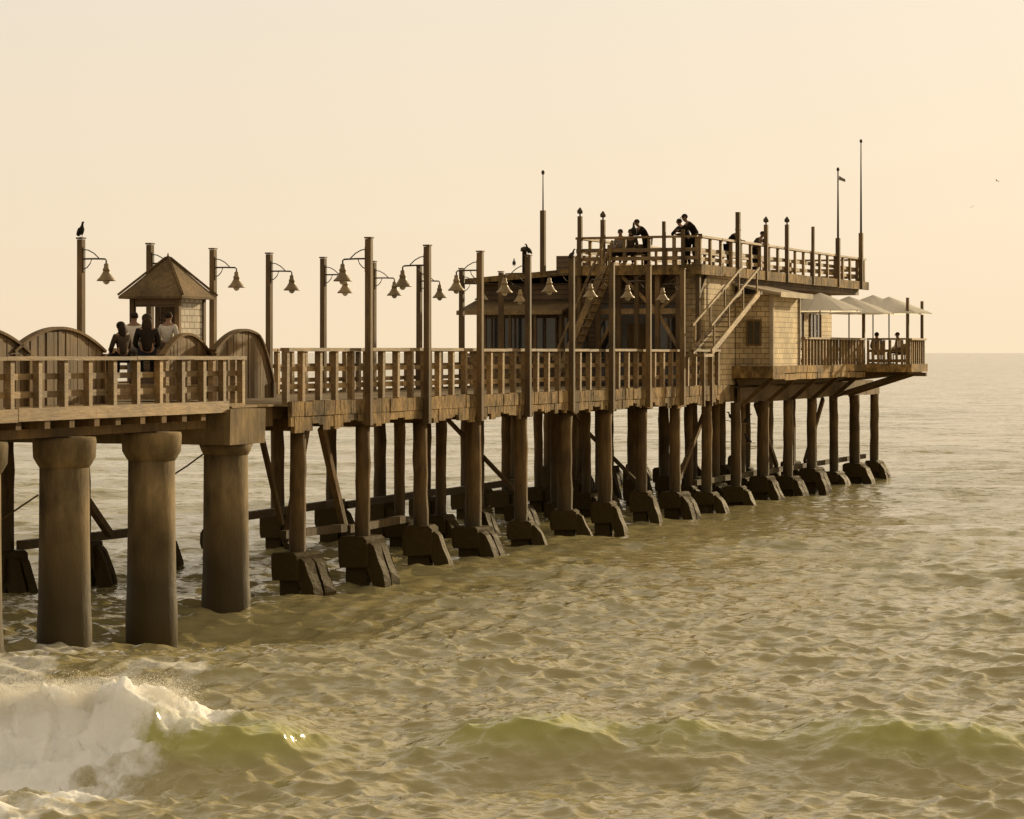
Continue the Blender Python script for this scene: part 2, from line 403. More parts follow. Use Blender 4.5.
# concrete piers
pier_u = [-13.9, -10.6, -7.0, -3.55]
pl = ['concrete pier cut by the left edge of the photo', 'first whole round concrete pier from the left',
      'middle round concrete pier of the three at left', 'concrete pier with thick crossbeam on top, rightmost of the thick piers']
for i, u in enumerate(pier_u):
    t = thing('concrete_pier', pl[i], 'pier column', u, .15, 0, 0, 'thick concrete piers under the landward deck')
    a = MB().lathe([(.575,-2.0),(.565,.2),(.54,.6),(.52,2.0),(.51,3.45)], seg=28)
    a.build('shaft', M['conc'], t, True)
    if i == 3:
        MB().lathe([(.511,3.451),(.57,3.55),(.62,3.70)], seg=28).build('cap', M['conc'], t, True)
        MB().box(-.95, .78, -.62, 7.0, 3.705, 4.52, .012).build('crossbeam', M['conc'], t)
    else:
        MB().lathe([(.511,3.451),(.56,3.52),(.64,3.66),(.655,4.0),(.64,4.07)], seg=28).build('cap', M['conc'], t, True)
        MB().box(-.3, .3, -.3, 7.0, 4.075, 4.088).build('bearing_pad', M['dark'], t)
tb = thing('transition_deck', 'short dark timber deck joining the landward deck to the long jetty', 'pier', -2.7, 0, 0)
MB().box(-.75, 1.45, .05, 6.9, 4.525, 4.57).build('planks', M['deck'], tb)
MB().box(.02, 1.45, .1, 6.7, 4.05, 4.52, .01).build('beam', M['dark'], tb)

# ------------------------------------------------------------------ piles
def foot_mesh(seed):
    r = random.Random(seed)
    bm = bmesh.new()
    def prism(pr, y0, y1):
        lo = [bm.verts.new((x, y0, z)) for x, z in pr]; hi = [bm.verts.new((x, y1, z)) for x, z in pr]
        bm.faces.new(lo); bm.faces.new(hi[::-1])
        for i in range(len(pr)):
            j = (i+1) % len(pr); bm.faces.new((lo[j], lo[i], hi[i], hi[j]))
    h = r.uniform(.80, 1.0)
    prism([(-.34,.30),(-.38,.44),(-.37,h-.08),(-.30,h),(.26,h),(.34,h-.07),(.36,.34)], -.42, .42)          # collar block
    prism([(.2,h-.1),(.40,h-.13),(.50,h-.22),(.60,.48),(.70,.24),(.76,0),(.79,-.3),(.80,-.9),(.50,-.9),(.46,-.1),(.30,.28)], -.34, -.05)   # curved shoes
    prism([(.2,h-.12),(.38,h-.15),(.48,h-.24),(.58,.46),(.68,.22),(.74,0),(.77,-.3),(.77,-.9),(.47,-.9),(.44,-.1),(.28,.26)], .06, .36)
    prism([(-.26,-1),(-.26,.31),(.26,.31),(.28,-1)], -.26, .26)
    bmesh.ops.triangulate(bm, faces=bm.faces[:])
    for v in bm.verts:
        v.co += Vector((r.uniform(-.015,.015), r.uniform(-.015,.015), r.uniform(-.015,.015)))
    bm.normal_update()
    me = bpy.data.meshes.new('footing'); bm.to_mesh(me); bm.free(); me.materials.append(M['foot']); return me
FOOT = [foot_mesh(s) for s in range(6)]
def shaft_mesh(r, zt):
    mb = MB(); rr = [r*random.uniform(.93, 1.06) for _ in range(13)]
    zs = [-1.8+(zt+1.8)*i/12 for i in range(13)]
    mb.tube([(random.uniform(-.014,.014), random.uniform(-.014,.014), z) for z in zs], rr, 10)
    return mb
SH = []
for r in (.17, .20, .235):
    o = shaft_mesh(r, 3.92).build('shaft', M['pile'], None, True); SH.append(o.data); bpy.data.objects.remove(o)
def pile(u, n, label, group, big=1, foot=True, fs=1.0):
    t = thing('jetty_pile', label, 'pile', u, n, 0, 0, group)
    o = bpy.data.objects.new('shaft', SH[big]); COL.objects.link(o); o.parent = t
    o.rotation_euler = (random.uniform(-.006,.006), random.uniform(-.006,.006), random.uniform(0, 6))
    if foot:
        f = bpy.data.objects.new('footing', random.choice(FOOT)); COL.objects.link(f); f.parent = t
        f.rotation_euler = (0, 0, -PI/2+random.uniform(-.25, .25)); f.scale = (fs*random.uniform(.9,1.2), fs*random.uniform(.9,1.2), random.uniform(.85,1.15))
        f.location = (random.uniform(-.05,.05), -.0, random.uniform(-.15,.12))
    return t
near_u = [-.0+3.74*k for k in range(17)]
for k, u in enumerate(near_u):
    pile(u, .05, 'timber pile in the near row, %s from the left after the concrete piers' % ORD[k], 'near row of jetty piles', random.choice((1,1,2)), True, 1.0)
far_u = [-2.9+3.65*k for k in range(10)]
for k, u in enumerate(far_u):
    pile(u, 6.5, 'timber pile in the far row under the walkway, %s from the left' % ORD[k], 'far row of jetty piles', random.choice((0,1)), True, .95)
for k in range(6):
    pile(13.2+3.3*k+random.uniform(-.4,.4), 3.3, 'timber pile midway under the walkway, %s from the left' % ORD[k], 'piles midway between the two walkway rows', random.choice((0,1)), True, .9)
mid_u = [31.5+3.72*k for k in range(8)]
for k, u in enumerate(mid_u):
    pile(u, 3.4, 'timber pile in the middle row under the restaurant, %s from the land' % ORD[k], 'middle row of restaurant piles', random.choice((1,2)), True, .9)
for k, u in enumerate(mid_u):
    pile(u+1, 6.2, 'timber pile in the third row under the restaurant, %s from the land' % ORD[k], 'third row of restaurant piles', random.choice((0,1)), True, .9)
for k, u in enumerate(mid_u[:6]):
    pile(u+2, 9.0, 'timber pile in the outermost row under the restaurant, %s from land' % ORD[k], 'outermost row of restaurant piles', 1, True, .9)
for k in range(6):
    pile(35.8+3.7*k+random.uniform(-.3,.3), 1.5, 'timber pile just behind the near row under the restaurant, %s from land' % ORD[k], 'piles just behind the near row', random.choice((0,1)), True, .9)

def brace(label, a, b, w=.2, h=.2, name='timber_brace', m='pile', cat='brace', group='braces between the piles'):
    u0, n0, z0 = a
    d = (b[0]-u0, b[1]-n0, b[2]-z0)
    mb = MB()
    if name == 'tie_rod': mb.tube([(0,0,0), (d[0]/2, d[1]/2, d[2]/2-.04), d], w, 6)
    else: mb.beam((0,0,0), d, w, h)
    o = mb.build(name, M[m]); x, y = P(u0, n0); o.location = (x, y, z0); o.rotation_euler = (0,0,TH)
    tag(o, label, cat, group); return o
brace('slanting timber raker leaning left between the first two near piles', (1.55,.6,3.9), (.45,.6,1.1), .16, .18)
brace('slanting timber raker leaning right into the second near pile', (2.45,.6,3.9), (3.9,.6,1.1), .16, .18)
brace('thin slanting strut beside the second near pile', (2.9,2.6,3.9), (4.2,2.6,1.3), .12, .12)
brace('horizontal waling beam low between first and second near piles', (.1,.5,1.35), (3.6,.5,1.3), .16, .2)
brace('horizontal waling beam low between second and third near piles', (3.8,.5,1.25), (7.3,.5,1.3), .16, .2)
brace('long low waling beam along the far piles at left', (-2.9,6.1,1.15), (4.4,6.1,1.1), .2, .22)
brace('long low waling beam along the far piles behind the first near piles', (8.1,6.1,1.15), (15.3,6.1,1.2), .2, .22)
brace('low waling beam along the far piles in the middle of the jetty', (15.5,6.1,1.1), (22.6,6.1,1.15), .2, .22)
brace('low waling beam along the far piles next to the restaurant', (22.8,6.1,1.1), (30,6.1,1.15), .2, .22)
brace('diagonal timber brace behind the far left pile', (-2.8,5.6,3.9), (.5,5.6,1.2), .16, .18)
for k in (5, 8):
    brace('slanting strut behind the %s near pile, between the pile rows' % ORD[k], (near_u[k]+.4,1.6,1.2), (near_u[k]+1.5,4.8,3.8), .10, .12)
brace('diagonal timber brace under the restaurant, landward', (31.5,.45,1.2), (35,.45,3.8), .14, .18)
brace('diagonal timber brace under the restaurant, middle', (41.5,.45,3.8), (44.6,.45,1.2), .14, .18)
brace('diagonal timber brace under the restaurant, seaward', (49,.45,1.2), (52,.45,3.8), .14, .18)
brace('low waling beam under the restaurant along the near piles', (33.5,.45,1.05), (59.5,.45,1.05), .18, .2)
brace('thin steel tie rod between the first and second thick piers', (-10.2,3.4,1.5), (-6.4,3.4,2.6), .02, name='tie_rod', m='dark', cat='tie rod')
brace('thin steel tie rod right of the last thick pier', (-3,2.4,2.6), (0.4,2.4,3.6), .02, name='tie_rod', m='dark', cat='tie rod')
brace('upper thin rod between piles under the cream room', (37.2,.4,3.25), (41.3,.4,3.0), .014, name='tie_rod', m='dark', cat='tie rod')
brace('lower thin rod between piles under the cream room', (37.2,.4,2.45), (41.3,.4,2.25), .014, name='tie_rod', m='dark', cat='tie rod')

# ------------------------------------------------------------------ railings
def railing(label, u0, n0, u1, n1, z, h, step, name='timber_railing', pw=.07, m='rail', mids=((.34,.13),(.77,.12)), group=None):
    t = thing(name, label, 'railing', u0, n0, z, math.atan2(n1-n0, u1-u0), group)
    L_ = math.hypot(u1-u0, n1-n0)
    mb = MB(); plank(mb, 0, L_, -.12, .12, h-.08, h, 2.4, .008); mb.build('top_rail', M[m], t)
    for q, (zz, hh) in enumerate(mids):
        mb = MB(); plank(mb, 0, L_, pw+.002, pw+.045, zz, zz+hh, 2.4, .012)
        mb.build('lower_rail' if q == 0 else 'middle_rail', M[m], t)
    k = max(1, int(round(L_/step))); first = None
    for i in range(k+1):
        x = min(max(i*L_/k, pw), L_-pw)
        if first is None:
            first = MB().box(-pw, pw, -pw, pw, -.05, h-.085, .006).build('baluster', M[m], t); first.location = (x, 0, 0)
        else: cp(first, (x+random.uniform(-.02,.02), 0, 0), t, random.uniform(-.05,.05))
    return t
railing('near timber railing along the walkway, from the arched screen to the restaurant', -1.2, -.18, 34.3, -.18, DK, 1.35, .94)
railing('far timber railing along the walkway behind the lamp posts', 2.5, 6.7, 33, 6.7, DK, 1.35, .94)
railing('near timber railing of the landward deck with two people sitting on it', -21, -.2, -3.4, -.2, LD, 1.08, .97, mids=((.26,.13),(.62,.12)))
railing('far timber railing of the landward deck behind the kiosk', -21, 7.0, 2.3, 7.0, LD, 1.08, .97, mids=((.26,.13),(.62,.12)))
railing('short railing turning inward at the end of the landward deck', -3.4, -.05, -3.4, 1.9, LD, 1.08, .65, mids=((.26,.13),(.62,.12)))

# ------------------------------------------------------------------ lamp posts
def lamp():
    t = thing('lamp_post', '', 'lamp post', 0, 0, DK, 0, 'timber lamp posts along the jetty')
    MB().box(-.08, .08, -.08, .08, -.62, 4.12, .006).build('post', M['post'], t)
    MB().box(-.095, .095, -.095, .095, 4.13, 4.17).build('post_cap', M['post'], t)
    mb = MB()
    lx = .74
    mb.tube([(0,.085,3.62),(0,.4,3.62),(0,lx-.04,3.61),(0,lx,3.58),(0,lx,3.48)], .022, 8)
    mb.tube([(0,.085,3.86),(0,.22,3.84),(0,.38,3.76),(0,.52,3.64)], .015, 6)
    mb.tube([(0,.085,3.36),(0,.18,3.40),(0,.27,3.50),(0,.31,3.61)], .014, 6)
    mb.build('arm', M['metal'], t, True)
    MB().box(-.045, .045, .082, .105, 3.28, 3.92).build('bracket', M['metal'], t)
    la = MB().lathe([(.03,3.50),(.06,3.48),(.065,3.38),(.09,3.365),(.09,3.31),(.08,3.30),(.11,3.24),(.165,3.15),(.235,3.08),(.245,3.05),(.22,3.06),(.14,3.14),(.05,3.22)], (0,lx,0), 20).build('lantern', M['shade'], t, True)
    MB().ell((0,lx,3.06), (.09,.09,.10), 12, 8).build('bulb', M['bulb'], la, True)
    return t
L0 = lamp()
near_l = [3.05+3.74*k for k in range(8)]
for k, u in enumerate(near_l):
    lb = 'lamp post on the near railing with lantern hung inward, %s from the left' % ORD[k]
    if k == 0:
        L0['label'] = lb; x, y = P(u, -.45); L0.location = (x, y, DK)
    else: dup(L0, lb, u, -.45, DK+random.uniform(-.10,.05), random.uniform(-.05,.05))
far_l = [u_at(81,6.5), u_at(150,6.5), u_at(213,6.5), 11.15]+[14.8+3.68*k for k in range(5)]
fl = ['leftmost lamp post on the far side with a bird on top', 'lamp post standing behind the pointed kiosk roof, its lantern hidden', 'lamp post on the far side just right of the kiosk',
      'lamp post on the far side above the rightmost arched screen']
for k, u in enumerate(far_l):
    lb = fl[k] if k < 4 else 'lamp post on the far railing with lantern hung to the right, %s from the left' % ORD[k]
    dup(L0, lb, u, 6.5, DK, PI)

# ------------------------------------------------------------------ arched screens
def screen(label, pc, hw, n, zt, drop=0):
    u = u_at(pc, n); t = thing('arched_screen', label, 'screen', u, n, LD, 0, 'arched timber wind screens')
    mb = MB(); k = int(hw*2/.16); d = 2*hw/k
    f = lambda x: zt-.50*(abs(x)/hw)**1.9-drop*max(0, (x/hw-.45)/.55)**1.8
    for i in range(k):
        x0 = -hw+i*d; xa, xb = x0+.008, x0+d-.008
        jy = random.uniform(-.012,.012)
        vs = [(xa,-.03+jy,0),(xb,-.03+jy,0),(xb,.03+jy,0),(xa,.03+jy,0),(xa,-.03+jy,f(xa)),(xb,-.03+jy,f(xb)),(xb,.03+jy,f(xb)),(xa,.03+jy,f(xa))]
        mb.add(vs, [(3,2,1,0),(4,5,6,7),(0,1,5,4),(1,2,6,5),(2,3,7,6),(3,0,4,7)])
    mb.build('plank_panel', M['post'], t)
    mb = MB(); K = 24
    xs = [-hw*1.02+2*hw*1.02*i/K for i in range(K+1)]
    for i in range(K):
        mb.beam((xs[i],0,f(xs[i])+.03), (xs[i+1],0,f(xs[i+1])+.03), .18, .06)
    mb.build('rim', M['dark'], t)
    for sx in (-1, 1): MB().box(sx*hw-.08, sx*hw+.08, -.12, -.045, 0, max(.3, f(sx*hw)-.04)).build('end_post', M['dark'], t)
screen('arched plank screen at the end of the landward deck, right of the kiosk', 243, 1.55, 2.2, 1.70, .75)
screen('arched plank screen with its whole curve showing left of the kiosk', 59, 1.85, 2.2, 1.67)
screen('arched plank screen cut by the left edge of the photo', -20, 1.8, 2.2, 1.64)
screen('arched plank screen half hidden by people and kiosk', 186, 1.15, 2.6, 1.58)

# ------------------------------------------------------------------ kiosk
def kiosk():
    t = thing('kiosk', 'small kiosk with pyramid roof and white shingled side on the landward deck', 'kiosk', .45, 3.9, LD)
    MB().box(-1.55, 1.2, -1.4, 1.4, .005, .38).build('plinth', M['rail'], t)
    p = MB().box(-.06, .06, -.06, .06, .381, 2.60).build('corner_post', M['post'], t); p.location = (-.64,-.64,0)
    for a, b in ((.64,-.64),(.64,.64),(-.64,.64)): cp(p, (a,b,0), t)
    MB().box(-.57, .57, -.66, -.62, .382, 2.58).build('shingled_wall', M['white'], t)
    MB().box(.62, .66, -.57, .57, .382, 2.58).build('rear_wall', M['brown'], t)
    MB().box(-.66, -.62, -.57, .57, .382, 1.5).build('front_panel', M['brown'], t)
    MB().box(-.82, -.60, -.60, .60, 1.502, 1.56).build('counter', M['rail'], t)
    MB().box(-.66, -.62, -.57, .57, 2.3, 2.58).build('lintel', M['brown'], t)
    mb = MB()
    prof = [(.90,2.50),(.90,2.56),(.64,2.84),(.36,3.16),(.13,3.42),(.04,3.52)]
    vs = []; fs = []
    for r, z in prof: vs += [(-r,-r,z),(r,-r,z),(r,r,z),(-r,r,z)]
    for i in range(len(prof)-1):
        for k in range(4): fs.append((i*4+k, i*4+(k+1)%4, i*4+4+(k+1)%4, i*4+4+k))
    fs += [(3,2,1,0), tuple(range(len(vs)-4, len(vs)))]
    mb.add(vs, fs); rf = mb.build('roof', M['roof'], t)
    mb = MB()
    for a, b in ((-1,-1),(1,-1),(1,1),(-1,1)): mb.beam((a*.91,b*.91,2.60), (a*.04,b*.04,3.55), .06, .05)
    mb.build('hip_trim', M['dark'], rf)
    MB().lathe([(.05,3.50),(.055,3.56),(.02,3.60),(.012,3.66)], seg=10).build('finial', M['dark'], rf, True)
kiosk()

# ------------------------------------------------------------------ restaurant platform and building
WN, WX = -3.3, 21.4          # outer edge (n) and sea end (x) of the jutting wing
def platform():
    t = thing('restaurant_platform', 'wide timber platform carrying the restaurant with jutting seaward terrace', 'platform', 34, 0, 0)
    MB().box(-.8, 26.4, .25, 9.4, 3.95, 4.55).build('main_floor', M['dark'], t)
    mb = MB(); plank(mb, 3.8, 26.5, -.0, .12, 3.9, 4.5, 2.6, .03); mb.build('edge_beam', M['dark'], t)
    mb = MB(); mb.box(3.6, 18.3, -1.3, 1.6, 5.02, 5.28); mb.box(18.31, WX, WN, 1.6, 5.02, 5.28)
    mb.build('veranda_floor', M['rail'], t)
    mb = MB()
    plank(mb, 3.6, 18.25, -1.40, -1.305, 5.04, 5.32, 2.4, .015)
    plank(mb, 3.6, 18.25, -1.385, -1.31, 4.78, 5.02, 1.7, .03)
    mb.box(18.2, 18.3, WN, -1.41, 4.98, 5.32)
    plank(mb, 18.2, WX, WN-.1, WN-.005, 4.98, 5.32, 2.4, .02)
    mb.box(3.5, 3.595, -1.39, .24, 4.85, 5.3)
    mb.build('veranda_fascia', M['crust'], t)
    def soffit(x0, x1, n0, n1, zb, nm):
        mb = MB()
        mb.add([(x0,n0,5.0),(x1,n0,5.0),(x1,.2,5.0),(x0,.2,5.0),(x0,n0+.1,4.92),(x1,n0+.1,4.92),(x1,-.02,zb),(x0,-.02,zb)],
               [(0,1,2,3),(7,6,5,4),(4,5,1,0),(5,6,2,1),(6,7,3,2),(7,4,0,3)])
        mb.build(nm, M['dark'], t)
    soffit(3.6, 18.2, -1.28, .2, 4.55, 'bracket_soffit')
    soffit(18.6, WX-.2, WN+.06, .2, 4.55, 'cantilever_soffit')
    b = MB().beam((0,-1.25,4.9), (0,.05,3.8), .12, .16).build('bracket', M['dark'], t); b.location = (4.2,0,0)
    for k in range(1, 5): cp(b, (4.2+3.4*k, 0, 0), t)
    b2 = MB().beam((0,WN+.2,4.95), (0,.05,3.95), .14, .18).build('long_bracket', M['dark'], t); b2.location = (18.75,0,0)
    cp(b2, (20.9,0,0), t)
    MB().box(18.7, 18.95, WN-.6, WN-.105, 4.80, 4.96).build('beam_end', M['dark'], t)
platform()

def window(parent, x, y, z, w, h, axis, m='trim', mull=2):
    f = MB(); th = .07
    def bx(a0, a1, z0, z1, d0, d1):
        if axis == 'x': f.box(-d1, -d0, a0, a1, z0, z1)
        else: f.box(a0, a1, -d1, -d0, z0, z1)
    bx(-w/2, w/2, 0, th, .0, .06); bx(-w/2, w/2, h-th, h, 0, .06)
    bx(-w/2, -w/2+th, th+.001, h-th-.001, 0, .06); bx(w/2-th, w/2, th+.001, h-th-.001, 0, .06)
    for i in range(1, mull):
        a = -w/2+w*i/mull; bx(a-.03, a+.03, th+.001, h-th-.001, .004, .05)
    fr = f.build('window', M[m], parent); fr.location = (x, y, z)
    g = MB()
    if axis == 'x': g.box(-.02, -.004, -w/2+.02, w/2-.02, .02, h-.02)
    else: g.box(-w/2+.02, w/2-.02, -.02, -.004, .02, h-.02)
    g.build('pane', M['glass'], fr)

def restaurant():
    t = thing('restaurant', 'two level timber restaurant with cream shingled side and roof terrace at the jetty end', 'restaurant', 34, 0, DK)
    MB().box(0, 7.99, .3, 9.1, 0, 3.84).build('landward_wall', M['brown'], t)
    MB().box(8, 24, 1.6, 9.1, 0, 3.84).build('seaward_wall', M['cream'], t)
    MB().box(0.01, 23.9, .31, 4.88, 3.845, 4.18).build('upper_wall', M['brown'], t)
    MB().box(.02, 3.95, .24, .295, .0, 4.17).build('side_cladding', M['cream'], t)
    MB().box(-.05, .0-.002, .26, 1.0, .0, 4.17).build('corner_cladding', M['cream'], t)
    MB().box(-.04, -.003, 1.1, 4.5, .1, 3.0).build('slate_panel', M['slate'], t)
    for yy in (5.3, 6.5, 7.7, 8.65): window(t, -.003, yy, 1.0, 1.0 if yy < 8.5 else .7, 1.6, 'x', 'post')
    window(t, -.043, 3.9, 1.0, .9, 1.5, 'x', 'post'); window(t, -.043, 1.6, .9, .8, 1.7, 'x', 'post')
    d = MB().box(-.09, -.045, 2.3, 3.2, .12, 2.3).build('door', M['dark'], t)
    MB().lathe([(.03,0),(.035,.03),(.02,.06)], (-.11, 3.08, 1.1), 8).build('door_handle', M['metal'], d)
    r = MB().box(4.0, 7.95, -1.2, .23, .7, 3.45).build('projecting_room', M['cream'], t)
    mb = MB(); mb.box(3.93, 4.0-.002, -1.24, -1.12, .7, 3.44); mb.box(7.88, 7.99, -1.26, -1.202, .7, 3.44); mb.box(4.0, 4.1, -1.26, -1.202, .7, 3.44)
    mb.build('corner_trim', M['trim'], r)
    window(t, 3.998, -.5, 1.5, .6, 1.0, 'x', 'post')
    for xx in (10, 12.6, 15.2, 18, 21): window(t, xx, 1.598, .9, 1.9, 2.1, 'y', 'dark', 3)
    def slab(mb, x0, x1, y0, z0, y1, z1, th):
        mb.add([(x0,y0,z0),(x1,y0,z0),(x1,y1,z1),(x0,y1,z1),(x0,y0,z0+th),(x1,y0,z0+th),(x1,y1,z1+th),(x0,y1,z1+th)],
               [(3,2,1,0),(4,5,6,7),(0,1,5,4),(1,2,6,5),(2,3,7,6),(3,0,4,7)])
    mb = MB(); slab(mb, 3.5, 8.2, -1.65, 3.42, 1.55, 4.05, .09); mb.build('lean_to_roof', M['roofl'], t)
    MB().box(3.5, 8.2, -1.70, -1.655, 3.34, 3.54).build('roof_fascia', M['trim'], t)
    mb = MB(); slab(mb, 8.22, WX, .9, 3.86, 1.55, 4.05, .07); mb.build('veranda_eaves', M['roof'], t)
    for i, (xx, yy, zz) in enumerate(((18.4,-1.25,3.0),(18.4,WN+.12,3.6),(WX-.15,WN+.12,3.5))):
        MB().box(xx-.06, xx+.06, yy-.06, yy+.06, .70, zz).build('veranda_post', M['post'], t)
    # cluttered timber front on the land side
    mb = MB(); mb.add([(-1.9,5.1,2.72),(-.05,5.1,3.15),(-.05,9.3,3.15),(-1.9,9.3,2.72),(-1.9,5.1,2.79),(-.05,5.1,3.22),(-.05,9.3,3.22),(-1.9,9.3,2.79)],
                      [(3,2,1,0),(4,5,6,7),(0,1,5,4),(1,2,6,5),(2,3,7,6),(3,0,4,7)])
    mb.build('porch_roof', M['roof'], t)
    MB().box(-1.97, -1.905, 5.1, 9.3, 2.64, 2.80).build('porch_fascia', M['rail'], t)
    for yy in (5.2, 6.2, 7.2, 8.2, 9.2): MB().box(-1.86, -1.76, yy-.05, yy+.05, 0, 2.70).build('porch_post', M['post'], t)
    MB().beam((-1.84,5.2,1.15), (-1.84,9.2,1.15), .06, .12).build('porch_rail', M['rail'], t)
    MB().box(-1.80, -1.77, 7.25, 9.15, .1, 1.08).build('porch_panel', M['brown'], t)
    MB().beam((-1.0,.2,2.75), (-1.0,4.7,2.75), .1, .2).build('front_beam', M['rail'], t)
    for a, b in (((-1.0,.2,.2),(-1.0,1.7,2.7)), ((-1.0,4.7,.2),(-1.0,3.3,2.7)), ((-1.0,1.8,2.8),(-1.0,3.1,4.05)), ((-1.0,.25,4.0),(-1.0,1.6,2.85))):
        MB().beam(a, b, .08, .12).build('front_brace', M['rail'], t)
    # roof terrace slab, overhang
    MB().box(-1.2, 24.3, .02, 4.9, 4.19, 4.40).build('roof_terrace_floor', M['rail'], t)
    mb = MB(); plank(mb, -1.24, 24.3, -.06, .015, 4.08, 4.44, 3, .01); mb.box(-1.3, -1.205, -.06, 4.9, 4.08, 4.44)
    mb.build('terrace_fascia', M['crust'], t)
    mb = MB(); slab(mb, -.9, 24.2, 4.91, 4.22, 9.6, 3.86, .10); mb.build('flat_roof', M['roof'], t)
    mb = MB(); mb.add([(-1.0,4.91,4.14),(-.905,4.91,4.14),(-.905,9.65,3.80),(-1.0,9.65,3.80),(-1.0,4.91,4.36),(-.905,4.91,4.36),(-.905,9.65,4.00),(-1.0,9.65,4.00)],
                      [(3,2,1,0),(4,5,6,7),(0,1,5,4),(1,2,6,5),(2,3,7,6),(3,0,4,7)])
    mb.build('eaves_board', M['crust'], t)
    p = MB().box(-.08, .08, -.08, .08, 0, 4.18).build('terrace_post', M['post'], t); p.location = (-1.05, .15, 0)
    for yy in (.9, 1.7, 2.5, 3.2, 4.0, 4.75): cp(p, (-1.05, yy, 0), t)
    for yy in (.15, 1.7, 3.2, 4.75): MB().beam((-1.0,yy,3.3), (-.05,yy,4.1), .1, .12).build('knee_brace', M['post'], t)
    MB().box(2, 4.4, 5.6, 6.8, 4.25, 4.95).build('roof_box', M['brown'], t)
    MB().lathe([(.09,4.0),(.09,5.1),(.16,5.12),(.14,5.25),(.03,5.3)], (1.2,7.8,0), 10).build('roof_vent', M['metal'], t, True)
restaurant()
RT = DK+4.40
railing('roof terrace railing facing the land, above the dark restaurant front', 32.85, .12, 32.85, 4.8, RT, 1.1, .9, 'terrace_railing', .055, mids=((.2,.14),(.52,.14)))
railing('roof terrace railing along the lit side, long run toward the sea', 32.95, .1, 58, .1, RT, 1.1, 1.3, 'terrace_railing', .055, mids=((.2,.14),(.52,.14)))
railing('roof terrace railing on the inner side, behind the people', 33.0, 4.8, 58, 4.8, RT, 1.1, 1.3, 'terrace_railing', .055, mids=((.2,.14),(.52,.14)))
railing('roof terrace railing closing the sea end', 58, .25, 58, 4.65, RT, 1.1, 1.1, 'terrace_railing', .055, mids=((.2,.14),(.52,.14)))
VF = 5.29
railing('veranda railing under the white parasols, left run', 42.2, -1.28, 52.2, -1.28, VF, 1.15, .5, 'veranda_railing', .05, mids=((.15,.13),(.6,.13)))
railing('veranda railing facing the land on the jutting wing, closely spaced balusters', 52.35, -1.42, 52.35, WN+.1, VF, 1.15, .24, 'veranda_railing', .045, mids=((.12,.13),(.55,.12)))
railing('veranda railing on the outer side of the jutting wing', 52.4, WN+.06, 55.35, WN+.06, VF, 1.15, .4, 'veranda_railing', .045, mids=((.12,.13),(.55,.12)))

# stairs
def stair(label, a, b, w, n_tr, side, landing=False):
    t = thing('timber_stair', label, 'stairs', a[0], a[1], a[2])
    d = Vector((b[0]-a[0], b[1]-a[1], b[2]-a[2])); sd = Vector((side[0], side[1], 0))*w/2
    for s in (-1, 1):
        MB().beam(sd*s, d+sd*s, .07, .22).build('stringer', M['rail'], t)
        up = Vector((0,0,.95))
        MB().beam(sd*s+up, d+sd*s+up, .06, .08).build('handrail', M['rail'], t)
        for q in (.05, .35, .65, .95):
            p = d*q+sd*s; MB().beam(p, p+up, .06, .06).build('baluster', M['rail'], t)
    run = Vector((d.x, d.y, 0)).normalized()
    for i in range(1, n_tr):
        p = d*(i/n_tr)
        mb = MB(); q = run*.14
        c = [p-sd*.93-q, p+sd*.93-q, p+sd*.93+q, p-sd*.93+q]
        mb.add([v-Vector((0,0,.02)) for v in c]+[v+Vector((0,0,.02)) for v in c], [(3,2,1,0),(4,5,6,7),(0,1,5,4),(1,2,6,5),(2,3,7,6),(3,0,4,7)])
        mb.build('tread', M['rail'], t)
    if landing:
        MB().box(-1.0, .1, -.40, .45, -.16, -.06).build('landing', M['rail'], t)
        for sx, sy in ((-.92,-.34), (.02,-.34)):
            MB().box(sx-.05, sx+.05, sy-.05, sy+.05, -1.9, -.165).build('landing_post', M['post'], t)
stair('steep timber stair climbing to the roof terrace in front of the dark facade', (32.1, 5.3, DK), (32.1, 3.3, RT), .9, 16, (1,0))
stair('short timber stair climbing along the lit side wall toward the roof terrace', (u_at(702,-.72), -.72, DK+1.25), (u_at(750,-.72), -.72, 8.05), .7, 12, (0,1), True)

# terrace masts
def mast(label, u, n, top, r=.075, knob=True, name='terrace_mast'):
    t = thing(name, label, 'post', u, n, RT, 0, 'posts standing along the roof terrace')
    MB().box(-r, r, -r, r, -.3, top-RT, .004).build('post', M['post'], t)
    if knob: MB().lathe([(.03,0),(.03,.08),(.10,.1),(.11,.2),(.05,.28),(.02,.32)], (0,0,top-RT+.002), 10).build('cap_light', M['metal'], t, True)
    return t
mast('terrace post above the steep stair, leftmost of the rail posts', 32.7, n_at(580,32.7), 10.85)
mast('terrace post with capped top, second from left on the land rail', 32.7, n_at(603,32.7), 10.7)
mast('terrace post between the seated people and the standing man', 32.7, n_at(664,32.7), 10.6, .06, False)
mast('terrace post left of the standing man at the corner', 32.7, n_at(683,32.7), 10.3, .06, False)
mast('tall terrace post right of the standing man', u_at(738,-.05), -.05, 11.15, .08, False)
mast('capped terrace post above the cream room', u_at(766,-.05), -.05, 10.85)
mast('capped terrace post seaward of the cream room', u_at(787,-.05), -.05, 11.0)
mast('plain terrace post above the parasols', u_at(813,-.05), -.05, 11.1, .06, False)
